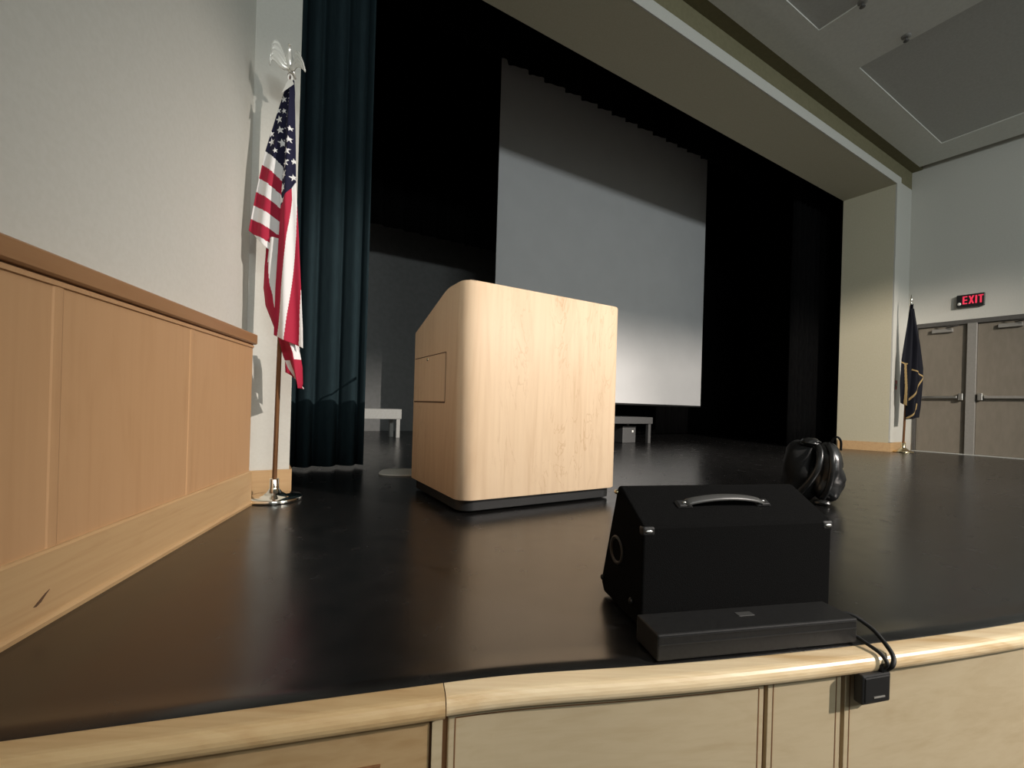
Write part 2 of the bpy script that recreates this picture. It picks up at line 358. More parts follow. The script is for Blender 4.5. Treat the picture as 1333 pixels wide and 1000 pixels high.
# ------------------------------------------------------------------ wall with the double doors
def RWo(mb, name, mat, **k): return struct(mb.build(name, mat, loc=RW, rot=AR, **k))
RWo(MB().box(-.1, .075, 0, .2, -.95, 4.95).box(.075, 1.53, 0, .2, 2.15, 4.95).box(1.53, 9, 0, .2, -.95, 4.95).box(.075, 1.53, 0, .2, -.95, 0), 'wall_right', M['paint'])
RWo(MB().box(.075, .115, -.012, .15, 0, 2.15).box(1.49, 1.53, -.012, .15, 0, 2.15).box(.115, 1.49, -.012, .15, 2.085, 2.15), 'trim_door_frame', M['frame'], bevel=.003)
RWo(MB().box(.705, .815, -.02, .12, 0, 2.09), 'trim_door_mullion', M['mull'], bevel=.006)
RWo(MB().box(.075, 1.53, -.03, .15, .0, .012), 'trim_threshold', M['palegrey'], bevel=.004)
def door(num, x0, x1, hinge_left):
    d = struct(bpy.data.objects.new('door_%d' % num, None)); C.objects.link(d); d.location = RW; d.rotation_euler = (0, 0, AR)
    MB().box(x0, x1, .03, .075, .015, 2.082).build('leaf', M['door'], d, bevel=.003)
    lx = x1 - .05 if hinge_left else x0 + .05
    bar = MB(); a, b = (x0 + .06, x1 - .09) if hinge_left else (x0 + .09, x1 - .06)
    bar.box(a, b, -.045, -.015, .895, .935)
    bar.box(a, a + .03, -.03, .035, .89, .94).box(b - .03, b, -.03, .035, .89, .94)
    bar.build('push_bar', M['metal'] if hinge_left else M['mull'], d, bevel=.006)
    MB().box(lx - .028, lx + .028, -.05, .035, .865, .975).build('latch_case', M['metal'], d, bevel=.008)
    q = MB().box((x0 + x1) / 2 - .12, (x0 + x1) / 2 + .13, -.02, .035, 1.975, 2.035); q.build('door_closer', M['mull'], d, bevel=.006)
    m = MB(); m.tube([((x0 + x1) / 2 + .05, -.01, 2.045), ((x0 + x1) / 2 + .2, -.10, 2.055), ((x0 + x1) / 2 - .05, .0, 2.075)], .009, 6); m.build('closer_arm', M['frame'], d)
door(1, .118, .703, True); door(2, .817, 1.488, False)

# exit sign above the doors
t = thing('exit_sign', 'black exit sign with glowing red letters above the double doors', 'exit sign', RW, AR)
EX, EZ, EW, EH = .735, 2.445, .155, .098
MB().box(EX - EW, EX + EW, -.062, -.012, EZ - EH, EZ + EH).build('housing', M['signblack'], t, bevel=.006)
MB().box(EX - .05, EX + .05, -.014, .0, EZ - .05, EZ + .05).build('mounting_plate', M['signblack'], t)
mb = MB(); u = .020; h = .125; zb = EZ - .055; y0, y1 = -.068, -.061
def bar_(x0, x1, z0, z1): mb.box(x0, x1, y0, y1, z0, z1)
x = EX - .085
bar_(x, x + u, zb, zb + h); [bar_(x + u, x + .052, zb + k, zb + k + u * .9) for k in (0, .053, h - .018)]
x += .066
for sgn in (1, -1):
    xa, xb = (x, x + .042) if sgn > 0 else (x + .042, x)
    mb.hexa([(xa, y0, zb), (xa + u, y0, zb), (xb + u, y0, zb + h), (xb, y0, zb + h)], [(xa, y1, zb), (xa + u, y1, zb), (xb + u, y1, zb + h), (xb, y1, zb + h)])
x += .074; bar_(x, x + u, zb, zb + h)
x += .032; bar_(x + .018, x + .018 + u, zb, zb + h); bar_(x, x + .056, zb + h - .018, zb + h)
mb.build('lettering', M['exit'], t)['label'] = 'glowing red EXIT letters'
MB().ball((EX - .122, -.062, EZ - .045), .022, .016, .024, 16, 10).build('reflection_blob', M['white'], t)['label'] = 'small white blob standing in for a reflection'  # white blob put in where the sign shows a reflection

# red fire alarm box on the strip beside the far flag
t = thing('fire_alarm_box', 'small red fire alarm box on wall strip behind dark flag', 'fire alarm', SP(9.115, 3.02, 1.10), A0)
MB().box(-.045, .045, -.045, 0, -.075, .075).build('housing', M['red'], t, bevel=.006)
MB().box(-.03, .03, -.055, -.04, -.02, .012).build('pull_bar', M['white'], t, bevel=.003)

# ceiling sprinklers
for (l, n), lab in (((4.233 * c0 + 4.81 * s0, -4.233 * s0 + 4.81 * c0), 'dark sprinkler head between the two ceiling panels, nearer the right wall'),
                    ((3.438 * c0 + 4.423 * s0, -3.438 * s0 + 4.423 * c0), 'dark sprinkler head at top edge of photo, further from right wall')):
    t = thing('ceiling_sprinkler', lab, 'sprinkler', SP(l, n, Z0), A0, 'sprinklers on the house ceiling')
    MB().lathe([(0, 0), (.045, 0), (.042, -.012), (.02, -.016), (0, -.016)], n=20).build('escutcheon', M['mull'], t)
    m = MB().lathe([(0, -.016), (.011, -.016), (.009, -.05), (0, -.05)], n=12); m.lathe([(0, -.052), (.026, -.052), (.026, -.056), (0, -.056)], n=16)
    m.tube([(.018, 0, -.02), (.02, 0, -.04), (.004, 0, -.052)], .003, 6).tube([(-.018, 0, -.02), (-.02, 0, -.04), (-.004, 0, -.052)], .003, 6)
    m.build('deflector', M['frame'], t)

# ------------------------------------------------------------------ curtains (pleated sheets) and screen
def curtain(name, mat, l0, l1, n, z0, z1, period, depth, label, hem=0, seed=1):
    rnd = random.Random(seed); pts = []
    L = l1 - l0; k = max(8, int(L / period * 14)); ph = [rnd.uniform(-.9, .9) for _ in range(int(L / period) + 3)]
    zs = [z0 + (z1 - z0) * (i / 14) for i in range(15)]
    for z in zs:
        row = []
        for j in range(k + 1):
            s = L * j / k; w = s / period; i = int(w); f = w - i
            p = ph[i] * (1 - f) + ph[i + 1] * f
            fl = depth * (.72 + .28 * (z1 - z) / (z1 - z0)) * (math.sin(2 * PI * w + p) + .25 * math.sin(4 * PI * w + 2 * p))
            zz = z + (hem * math.sin(2 * PI * w + p) if z == z0 else 0)
            row.append((l0 + s + .25 * depth * math.sin(2 * PI * w + 1.3 + p), n + fl, zz))
        pts.append(row)
    o = MB().grid(pts).build(name, mat, rot=A0, solid=.006)
    return tag(o, label, 'curtain')
curtain('stage_curtain', M['teal'], -.75, .835, 3.95, .02, 7.2, .165, .045, 'dark teal pleated leg curtain behind the red, white and blue flag', seed=3)
curtain('stage_curtain', M['velvet'], 7.95, 9.45, 4.05, .02, 7.2, .17, .045, 'black pleated leg curtain beside the right column', seed=5)
curtain('border_curtain', M['velvet'], -.6, 10.4, 4.95, 5.02, 7.3, .30, .05, 'black pleated border curtain across the top of the white screen', hem=.02, seed=8)
curtain('border_curtain', M['velvet'], -2.4, 4.6, 7.45, 3.53, 7.3, .30, .05, 'black border curtain added for the dark top of the grey back wall', hem=.01, seed=9)  # border put in to make the upper back wall dark
curtain('backdrop_curtain', M['velvet'], 4.35, 11.4, 7.0, .02, 7.3, .26, .06, 'black full-height backdrop curtain right of the white screen', seed=11)
t = thing('projection_screen', 'large pale projection screen hanging behind the lectern', 'screen', (0, 0, 0), A0)
MB().box(2.915, 7.555, 5.50, 5.506, .67, 6.4).build('screen_sheet', M['screen'], t)
MB().box(2.915, 7.555, 5.488, 5.518, .64, .672).build('bottom_bar', M['plinth'], t, bevel=.008)
MB().box(2.8, 7.67, 5.44, 5.56, 6.4, 6.52).build('roller_case', M['plinth'], t)

# ------------------------------------------------------------------ low platforms upstage
def platform(l1, n0, n1, l0, zt, th, mat, legs, label, legmat):
    t = thing('stage_platform', label, 'platform', SP((l0 + l1) / 2, (n0 + n1) / 2), A0, None)
    cx, cy = (l0 + l1) / 2, (n0 + n1) / 2
    MB().box(l0 - cx, l1 - cx, n0 - cy, n1 - cy, zt - th, zt).build('platform_top', mat, t, bevel=.006)
    for lx, ny in legs:
        MB().box(lx - cx - .03, lx - cx + .03, ny - cy - .03, ny - cy + .03, 0, zt - th).build('leg', legmat, t, bevel=.004)
    return t
platform(2.05, 6.96, 7.25, .1, .46, .16, M['palegrey'], [(2.00, 7.0), (1.95, 7.2), (.2, 7.0), (.2, 7.2)], 'pale grey low platform at left, before the grey back wall', M['palegrey'])
platform(5.83, 5.15, 5.75, 3.5, .44, .11, M['midgrey'], [(5.78, 5.2), (5.78, 5.7), (3.6, 5.2), (3.6, 5.7)], 'dark grey low platform under the white screen', M['midgrey'])
t = thing('storage_box', 'small grey box under the dark platform below the screen', 'box', SP(5.45, 5.42), A0)
MB().box(-.16, .14, -.12, .12, 0, .26).build('body', M['midgrey'], t, bevel=.01)
MB().box(-.165, .145, -.125, .125, .26, .285).build('lid', M['plastic'], t, bevel=.006)
MB().box(.045, .075, -.128, -.119, .18, .215).build('tag', M['white'], t)

# flat grey mat on the deck behind the lectern
mb = MB(); pts = []
for k in range(36):
    a = 2 * PI * k / 36; f = lambda v: math.copysign(abs(v) ** .55, v)
    pts.append((.26 * f(math.cos(a)), .17 * f(math.sin(a))))
mb.prism(pts, 0.001, .012, 2)
tag(mb.build('floor_mat', M['paper'], loc=(-.80, 3.57, 0), rot=R(8), bevel=.003), 'grey floor mat poking out at the left behind the lectern', 'mat')

# ------------------------------------------------------------------ lectern
LL, LN, LWd, LD = .914, 2.05, 1.106, .80
t = thing('lectern', 'large maple lectern with rounded corners and sloping top', 'lectern', SP(LL + LWd / 2, LN + LD / 2), A0)
hx, hy = LWd / 2, LD / 2
def rrect(hx, hy, rf, rb, n=12):
    p = []
    for cx, cy, r, a in ((hx - rb, hy - rb, rb, 0), (-hx + rb, hy - rb, rb, 90), (-hx + rf, -hy + rf, rf, 180), (hx - rf, -hy + rf, rf, 270)):
        p += [(cx + r * math.cos(R(a + 90 * k / n)), cy + r * math.sin(R(a + 90 * k / n))) for k in range(n + 1)]
    return p
def ztop(y):
    """height of the lid line at depth y (front is -hy)"""
    s = y + hy
    if s < .20: return 1.225 - .004 * max(0, (.03 - s) / .03)
    if s < .30: return 1.225 - .33 * (s - .20) ** 2 / .20 
    return 1.225 - .0165 - .33 * (s - .30)
ring = rrect(hx, hy, .085, .012)
# refine along straight runs so the lid line bends cleanly
fine = []
for a, b in zip(ring, ring[1:] + ring[:1]):
    k = max(1, int(math.dist(a, b) / .03)); fine += [(a[0] + (b[0] - a[0]) * i / k, a[1] + (b[1] - a[1]) * i / k) for i in range(k)]
mb = MB(); n = len(fine)
lo = [(x, y, .078) for x, y in fine]; up = [(x, y, ztop(y) - .006) for x, y in fine]; up2 = [(x * .992, y * .992, ztop(y)) for x, y in fine]
lo2 = [(x * .995, y * .995, .075) for x, y in fine]
mb.add(lo2 + lo + up + up2, [(k + r * n, (k + 1) % n + r * n, (k + 1) % n + (r + 1) * n, k + (r + 1) * n) for r in range(3) for k in range(n)], True)
mb.add(lo2, [tuple(range(n))])
body = mb.build('body', M['maple'], t)
# writing surface, in strips following the lid line
ys = sorted(set([-hy * .992 + 1e-4] + [-hy + .02 * k for k in range(1, 40)] + [hy * .992 - 1e-4])); rows = []
for y in ys:
    r = .085; w = hx
    if y < -hy + r: w = hx - r + math.sqrt(max(0, r * r - (r - (y + hy)) ** 2))
    rows.append([(-w * .99, y, ztop(y) - .001), (w * .99, y, ztop(y) - .001)])
MB().grid(rows, False).build('writing_surface', M['maple'], t, solid=.004)
MB().prism(rrect(hx - .022, hy - .03, .08, .02), .012, .075, 2).build('plinth', M['plinth'], t, bevel=.004)
for sx, sy in ((1, 1), (1, -1), (-1, 1), (-1, -1)):
    m = MB(); cx, cy = sx * (hx - .12), sy * (hy - .13)
    m.tube([(cx - .012, cy, .0125), (cx + .012, cy, .0125)], .0125, 16); m.box(cx - .016, cx + .016, cy - .012, cy + .012, .012, .016)
    m.build('caster', M['rubber'], t)
# lockable flap in the left side
d0, d1, z0, z1 = .235, .775, .585, .865
fx = -hx
m = MB(); g = .0045
m.box(fx - .0012, fx + .004, -hy + d0, -hy + d1, z1 - g * .4, z1 + g * .6).box(fx - .0012, fx + .004, -hy + d0, -hy + d1, z0 - g, z0 + g * .8).box(fx - .0012, fx + .004, -hy + d0 - g * .6, -hy + d0 + g * .5, z0, z1)
m.build('flap_gap', M['gap'], t)['label'] = 'dark gap around the side flap'
fp = MB().box(fx - .0015, fx + .004, -hy + d0 + g, -hy + d1 - .002, z0 + g, z1 - g).build('side_flap', M['maple'], t, bevel=.001)
m = MB(); m.tube([(fx - .0045, -hy + .53, .845), (fx + .002, -hy + .53, .845)], .009, 16); m.build('lock', M['brass'], fp)

# gooseneck microphone and a small knob fixed to the lectern top
def LP(l, n, z): return (l - LL - hx, n - LN - hy, z)
def lid(n): return ztop(n - LN - hy)
gm = MB().lathe([(0, 0), (.034, 0), (.032, .014), (.012, .02), (0, .02)], c=LP(1.16, 2.67, lid(2.67) - .004), n=24).build('microphone_mount', M['plastic'], t)
gm['label'] = 'round black microphone mount'
z0_ = lid(2.67)
MB().tube([LP(1.16, 2.67, z0_ + .01), LP(1.175, 2.67, z0_ + .045), LP(1.22, 2.665, 1.165), LP(1.29, 2.66, 1.215), LP(1.36, 2.66, 1.272)], .006, 8).build('gooseneck', M['plastic'], gm)
MB().tube([LP(1.355, 2.66, 1.268), LP(1.37, 2.66, 1.28), LP(1.415, 2.66, 1.312)], [.008, .011, .010], 12).build('microphone_head', M['nylon'], gm)
MB().lathe([(0, 0), (.022, 0), (.020, .012), (.010, .020), (0, .021)], c=LP(.985, 2.12, 1.225), n=20).build('knob', M['plastic'], t)

def cs(pts, n=8):
    P = [Vector(p) for p in pts]; P = [P[0] * 2 - P[1]] + P + [P[-1] * 2 - P[-2]]; out = []
    for a, b, c, d in zip(P, P[1:], P[2:], P[3:]):
        for k in range(n):
            u = k / n; out.append(.5 * ((2 * b) + (c - a) * u + (2 * a - 5 * b + 4 * c - d) * u * u + (-a + 3 * b - 3 * c + d) * u ** 3))
    return out + [P[-2]]
# ------------------------------------------------------------------ dyed cloth built as folded sheets
def un(x, y, Y):
    dx, dy = x - 666.5, y - CY
    return ((cr * dx + sr * dy) / FPX * Y, EYE - (-sr * dx + cr * dy) / FPX * Y)
def lerp_line(pl, y):
    if y <= pl[0][1]: return pl[0][0]
    for (x0, y0), (x1, y1) in zip(pl, pl[1:]):
        if y <= y1: return x0 + (x1 - x0) * (y - y0) / (y1 - y0)
    return pl[-1][0]
def cloth(sheets, name, parent, Y, base):
    """sheets: (left line, right line, y range(u), depth(u,v), colour(x,y,u,v)) in drawing units; one mesh"""
    vs, fs, cols = [], [], []
    for lf, rt, top, bot, dep, colf, nu, nv in sheets:
        o = len(vs)
        for j in range(nv + 1):
            v = j / nv
            for i in range(nu + 1):
                u = i / nu
                y = top(u) + (bot(u) - top(u)) * v
                xl, xr = lerp_line(lf, y), lerp_line(rt, y); x = xl + (xr - xl) * u
                yy = Y + dep(u, v, x, y); X, Z = un(x, y, Y); vs.append((X - base[0], yy - base[1], Z))
        for j in range(nv):
            for i in range(nu):
                a = o + j * (nu + 1) + i; fs.append((a, a + 1, a + nu + 2, a + nu + 1))
                u, v = (i + .5) / nu, (j + .5) / nv; y = top(u) + (bot(u) - top(u)) * v
                xl, xr = lerp_line(lf, y), lerp_line(rt, y); cols.append(colf(xl + (xr - xl) * u, y, u, v))
    me = bpy.data.meshes.new(name); me.from_pydata(vs, [], fs); me.polygons.foreach_set('use_smooth', [True] * len(fs))
    at = me.attributes.new('dye', 'FLOAT_COLOR', 'FACE'); at.data.foreach_set('color', [c for q in cols for c in (*q, 1)])
    me.materials.append(M['banner']); o = bpy.data.objects.new(name, me); C.objects.link(o); o.parent = parent
    q = o.modifiers.new('solid', 'SOLIDIFY'); q.thickness = .0015; q.offset = 0
    return o
RED, WHT, NVY = (.40, .020, .050), (.80, .79, .78), (.009, .009, .032)
stars = [(378.3, 120, 5), (369.3, 129, 5), (377.8, 136, 5), (362.5, 144, 4.4), (376, 151.4, 5), (363.9, 156, 6), (366, 171, 6), (373.8, 167.6, 4), (353.6, 174.4, 4.6),
         (354.4, 185.6, 6), (368.4, 187.4, 6), (381.9, 188.7, 5), (382.8, 174, 4), (372, 183, 4), (370, 145, 4), (379.8, 203.8, 6), (378.3, 219, 6.5), (387.5, 216, 4.5),
         (376, 233, 6.5), (387.5, 237.5, 5), (374.4, 250, 6.5), (372.3, 266, 6), (361, 199, 4)]
def in_star(x, y):
    for sx, sy, r in stars:
        dx, dy = (x - sx) / .88, y - sy; d = math.hypot(dx, dy)
        if d < r:
            a = (math.atan2(dx, -dy) + .2) % (2 * PI / 5); a = min(a, 2 * PI / 5 - a); ri = .40 * r; c36, s36 = math.cos(PI / 5), math.sin(PI / 5)
            if d < r * ri * s36 / (math.cos(a) * ri * s36 - math.sin(a) * (ri * c36 - r)): return True
    return False
def col_left(x, y, u, v):
    sl = .56 + .30 * u                                   # stripes tilt down to the right
    e = y - sl * 30 * u                                  # straightened height
    c = 197
    if e < c: return WHT if in_star(x, y) else NVY
    k = int((e - c) / 17.6)
    return WHT if k % 2 == 0 else RED
def tab(T, y):
    if y <= T[0][0]: return T[0][1]
    for (a, p), (b, q) in zip(T, T[1:]):
        if y <= b: return p + (q - p) * (y - a) / (b - a)
    return T[-1][1]
def col_right(x, y, u, v):
    if y < 243 + 30 * (1 - u): return WHT if in_star(x, y) else NVY
    if u < tab([(265, .75), (313, .5), (412, .2), (440, .1)], y): return RED
    if u < tab([(265, 1.02), (313, .88), (412, .53), (440, .45)], y): return WHT
    return RED if u < tab([(313, 1.15), (412, .92), (455, .85)], y) else WHT
def col_tail(x, y, u, v):
    if y < 344: return WHT if u > .14 else RED
    if y < 424: return RED if u < .52 + .22 * (y - 344) / 80 * math.sin((y - 344) / 26) ** 2 else WHT
    if y < 468: return RED if u < .78 else WHT
    return RED if u > .28 else WHT
def col_tail2(x, y, u, v):
    return RED if u < .72 - .1 * v else WHT
FX, FY = -1.345, 2.49
t = thing('flag_on_stand', 'red, white and blue striped flag with white stars on silver based pole', 'flag', (FX, FY, 0), 0)
LEAN = .022
L_l = [(376, 104), (372, 113), (360, 150), (345, 198), (335, 242), (326, 288), (323.5, 301), (323.5, 360)]
L_r = [(381, 104), (382, 118), (380, 160), (375, 205), (371, 240), (369, 300), (366, 345)]
R_l = [(380, 106), (376, 160), (374, 225), (371, 270), (368, 320), (364, 380), (362, 440)]
R_r = [(383.5, 106), (386, 150), (388.5, 200), (390.5, 250), (394, 310), (397, 375), (399.5, 430), (400, 456)]
T_l = [(343, 312), (339, 345), (337.5, 372), (341, 396), (351, 419), (360, 440), (366, 462), (372, 478), (387, 500), (392, 506)]
T_r = [(368, 312), (367, 345), (366, 372), (368, 396), (374, 419), (384, 440), (391.5, 460), (394, 478), (394, 500), (392.5, 506)]
B_l = [(362, 437), (365, 452), (366, 484)]
B_r = [(380, 437), (385, 452), (387, 498)]
sheets = [
    (L_l, L_r, lambda u: 116 - 8 * u, lambda u: 300 + 40 * u, lambda u, v, x, y: .03 * math.sin(u * PI) * -1 * min(1, v * 2) + .02 * math.sin(u * 9) * v + .02 * u, col_left, 84, 220),
    (R_l, R_r, lambda u: 106, lambda u: 438 + 17 * u, lambda u, v, x, y: -.045 * min(1, .2 + v * 2) - .022 * math.sin(u * PI * 1.1) + .012 * math.sin(u * 11) * v, col_right, 70, 320),
    (T_l, T_r, lambda u: 312, lambda u: 506, lambda u, v, x, y: .0 + .03 * math.cos(u * PI * 1.4) + .012 * math.sin(u * 8 + v * 6), col_tail, 50, 130),
    (B_l, B_r, lambda u: 437, lambda u: 484 + 13 * u, lambda u, v, x, y: .045 + .01 * math.sin(u * 6), col_tail2, 20, 30)]
cloth(sheets, 'banner', t, FY - .035, (FX, FY))['label'] = 'draped red and white striped cloth with white stars on navy'
MB().tube([(0, 0, .10), (LEAN, 0, 2.43)], .0125, 14).build('pole', M['pole'], t)
MB().lathe([(0, 0), (.146, 0), (.150, .006), (.150, .016), (.144, .022), (.10, .026), (.060, .032), (.040, .045), (.028, .062), (.024, .070), (.024, .118), (.021, .121), (0, .121)], n=56).build('base', M['chrome'], t)
fin = MB().lathe([(0, 2.41), (.016, 2.41), (.014, 2.424), (.008, 2.430), (.007, 2.445), (.012, 2.450), (.014, 2.460), (.009, 2.468), (.006, 2.474), (0, 2.476)], c=(LEAN, 0, 0), n=20).build('finial', M['chrome'], t)
def ED(x, y, d=0): X, Z = un(x + 1.5, y + 5.5, FY); return (X - FX, d, Z)
m = MB(); m.tube([ED(377.3, 90), ED(377, 84), ED(376.3, 77, -.004), ED(376, 71, -.006), ED(376.3, 66, -.010), ED(377, 61, -.016), ED(378.5, 57.5, -.026), ED(380.5, 59, -.036)], [.008, .015, .021, .019, .013, .010, .009, .002], 14)
m.tube([ED(377, 84), ED(378.5, 88, .02), ED(379.5, 92, .035)], [.010, .014, .006], 10)
m.build('eagle_body', M['eagle'], fin)
def wing(up_, lo_):
    mm = MB(); rows = []; K = len(up_) - 1
    fine_u = cs([ED(*q) for q in up_], 4); fine_l = cs([ED(*q) for q in lo_], 4); K = len(fine_u) - 1
    for k in range(K + 1):
        f = k / K; yb = -.004 - .035 * math.sin(f * PI * .6); th = .008 * (1 - f) + .002; a, b = fine_u[k], fine_l[k]; r = []
        for q in range(13):
            w = q / 12; r.append((a.x + (b.x - a.x) * w, yb - math.sin(w * PI) * th - .0045 * math.sin(w * 24 + f * 3), a.z + (b.z - a.z) * w))
        rows.append(r)
    mm.grid(rows); mm.build('wing', M['eagle'], fin, solid=.005)
wing([(374, 77), (370, 66), (366, 55.5), (362, 53), (358.5, 57), (356.5, 67), (354.5, 83)], [(374, 86), (370, 88), (366.5, 86.5), (363, 83), (360, 80.5), (357.5, 80), (354, 86)])
wing([(378, 80), (383, 77), (387, 66), (391, 68), (395, 76), (398, 84), (400, 93)], [(378, 88), (383, 89), (387, 87), (391, 88), (394.5, 90), (397.5, 92), (400, 95)])
# white heading sleeve with its ring at the top of the cloth
def HD(x, y, d): X, Z = un(x, y, FY + d); return (X - FX, d, Z)
m = MB(); m.tube([HD(377.6 + 2.6 * math.cos(a), 101.5 + 4.2 * math.sin(a), -.064) for a in [2 * PI * k / 20 for k in range(20)]], .006, 8, closed=True)
q = [(375.5, 103), (380.5, 104.5), (382.8, 109.5), (366.5, 121)]
m.hexa([HD(*p, -.076) for p in q], [HD(*p, -.068) for p in q])
m.build('heading', M['white'], t)['label'] = 'white canvas heading with ring'

# ------------------------------------------------------------------ dark flag with gold fringe by the doors
GX, GY = 6.355, 7.06
t = thing('flag_on_stand', 'dark furled flag with gold fringe on a stand by the double doors', 'flag', (GX, GY, 0), 0)
NV2, GLD = (.004, .0045, .009), (.36, .25, .11)
F_l = [(1186, 396), (1183, 410), (1178, 440), (1173.5, 468), (1171.5, 500), (1172, 530)]
F_r = [(1189, 396), (1190, 410), (1191.5, 440), (1192, 468), (1188, 500), (1179, 534)]
G_l = [(1185, 402), (1184, 440), (1181, 478), (1180, 505), (1178, 530), (1178, 546)]
G_r = [(1189.5, 402), (1193, 440), (1198, 480), (1197.5, 500), (1195, 530), (1193, 543)]
def fringe(x, y, segs, w):
    for (x0, y0), (x1, y1) in segs:
        dx, dy = x1 - x0, y1 - y0; tt = max(0, min(1, ((x - x0) * dx + (y - y0) * dy) / (dx * dx + dy * dy)))
        if math.hypot(x - x0 - dx * tt, y - y0 - dy * tt) < w: return True
    return False
cF = lambda x, y, u, v: GLD if fringe(x, y, [((1173, 471), (1179, 474)), ((1178, 474), (1177, 505)), ((1177, 505), (1175, 528))], .8) else NV2
cG = lambda x, y, u, v: GLD if fringe(x, y, [((1181, 480), (1198, 491)), ((1198, 491), (1180, 521)), ((1189, 526), (1188, 532)), ((1188, 532), (1179, 544))], .75) else NV2
cloth([(F_l, F_r, lambda u: 396, lambda u: 524 + 10 * u, lambda u, v, x, y: -.05 * math.sin(u * PI) * v + .02 * math.sin(u * 9), cF, 80, 240),
       (G_l, G_r, lambda u: 402, lambda u: 546 - 3 * u, lambda u, v, x, y: (-.03 - .05 * math.sin(u * PI) + .02 * math.sin(u * 10 + v * 2)) * min(1, .2 + 2.5 * v), cG, 80, 240)],
      'banner', t, GY - .03, (GX, GY))['label'] = 'dark navy cloth edged with gold fringe'
MB().tube([(0, 0, .10), (.03, 0, 1.2), (.06, 0, 2.40)], .016, 12).build('pole', M['pole'], t)
MB().lathe([(0, 0), (.13, 0), (.135, .008), (.13, .02), (.08, .035), (.04, .07), (.03, .085), (.03, .15), (.02, .155), (0, .155)], n=40).build('base', M['brass'], t)
MB().lathe([(0, 2.38), (.022, 2.38), (.022, 2.41), (.010, 2.42), (.016, 2.44), (.022, 2.47), (.012, 2.51), (.003, 2.56), (0, 2.565)], c=(.06, 0, 0), n=16).build('spear_finial', M['chrome'], t)

# ------------------------------------------------------------------ wedge monitor
MA = R(12.1)
t = thing('stage_monitor', 'black carpeted wedge stage monitor with top handle near stage edge', 'speaker', (.351, 1.13, 0), MA)
W = .592
prof = [(0, .008), (0, .268), (.004, .276), (.135, .352), (.148, .354), (.158, .346), (.252, .045), (.250, .032), (.232, .008)]
MB().prism(prof, 0, W, 0).build('cabinet', M['carpeted'], t, bevel=.006, seg=3)
m = MB(); 
m.hexa([(.03, .1655, .335), (W - .03, .1655, .335), (W - .03, .254, .05), (.03, .254, .05)], [(.03, .170, .339), (W - .03, .170, .339), (W - .03, .260, .05), (.03, .260, .05)])
m.build('grille', M['casegrey'], t)
# metal corner protectors
for x0, x1 in ((-.003, .032), (W - .032, W + .003)):
    for (ya, yb, za, zb) in ((-.003, .02, .25, .280), (-.003, .02, .005, .03)):
        m = MB(); m.box(x0, x1, ya, yb, za, zb - (0 if za < .1 else .006)); m.build('corner_protector', M['plastic'], t, bevel=.006, seg=3)
for x in (.014, W - .014):
    m = MB(); m.ball((x, -.003, .262), .012, .0035, .005, 10, 6); m.build('corner_rivet', M['metal'], t)
# strap handle on the sloped top
def TP(x, s, h):
    k = s / .1515; return (x, .004 + .131 * k - h * .50, .276 + .076 * k + h * .866)
hc = .285; m = MB(); rows = []
for k in range(25):
    f = k / 24; x = hc - .125 + .25 * f; h = .004 + .022 * math.sin(PI * f) ** .6; w = .012
    rows.append([TP(x, .072 - w, h), TP(x, .072 - w * .5, h + .003), TP(x, .072 + w * .5, h + .003), TP(x, .072 + w, h)])
m.grid(rows); m.build('handle', M['strap'], t, solid=.005)['label'] = 'grey vinyl strap handle'
for sx in (-1, 1):
    m = MB(); x = hc + sx * .128
    a = [TP(x - .024, .058, .001), TP(x + .024, .058, .001), TP(x + .024, .086, .001), TP(x - .024, .086, .001)]
    b = [TP(x - .018, .061, .009), TP(x + .018, .061, .009), TP(x + .018, .083, .009), TP(x - .018, .083, .009)]
    m.hexa(a, b).build('handle_end', M['plastic'], t, bevel=.002)
    m = MB(); p = TP(x, .072, .010); m.ball(p, .006, .004, .004, 10, 6); m.build('handle_screw', M['metal'], t)
# round jack dish in the left side, screws and side knob
m = MB(); ring_ = []
for r, x in ((.042, -.001), (.040, -.004), (.034, -.004), (.031, .0), (.018, .004), (0, .005)):
    ring_.append([(x, .150 + r * math.cos(2 * PI * k / 28), .165 + r * math.sin(2 * PI * k / 28)) for k in range(29)])
m.grid(ring_).build('jack_dish', M['plastic'], t)
for y, z in ((.05, .06), (.235, .052)):
    m = MB(); m.ball((-.004, y, z), .006, .009, .009, 12, 8); m.build('side_screw', M['casegrey'], t)
for x in (-.006, W + .006):
    m = MB(); m.ball((x, .150, .335), .007, .010, .007, 10, 6); m.build('top_rivet', M['brass'], t)
for x in (.05, W - .05):
    for y in (.03, .2):
        MB().lathe([(0, 0), (.014, 0), (.016, .008), (0, .0085)], c=(x, y, 0), n=14).build('foot', M['rubber'], t)

# ------------------------------------------------------------------ low equipment case at the stage edge
CA = math.atan2(1.107 - .995, .894 - .346)
t = thing('equipment_case', 'low long charcoal case lying before the wedge monitor', 'case', (.347, .992, 0), CA)
W2, D2, H2 = .555, .100, .066
MB().box(0, W2, .0, D2, .004, H2).build('body', M['casegrey'], t, bevel=.004)
m = MB(); m.box(.004, W2 - .004, -.0015, .002, .040, .0425).box(.004, W2 - .004, -.0015, .002, .058, .0595).build('seam', M['plastic'], t)
m = MB(); m.box(.255, .300, .052, .072, H2 - .001, H2 + .0012); m.build('badge', M['strap'], t, bevel=.001)
for x in (.03, W2 - .03):
    for y in (.02, D2 - .02): MB().box(x - .012, x + .012, y - .012, y + .012, 0, .005).build('foot', M['rubber'], t)
MB().box(W2 - .001, W2 + .010, .03, .07, .015, .045).build('socket', M['plastic'], t, bevel=.002)

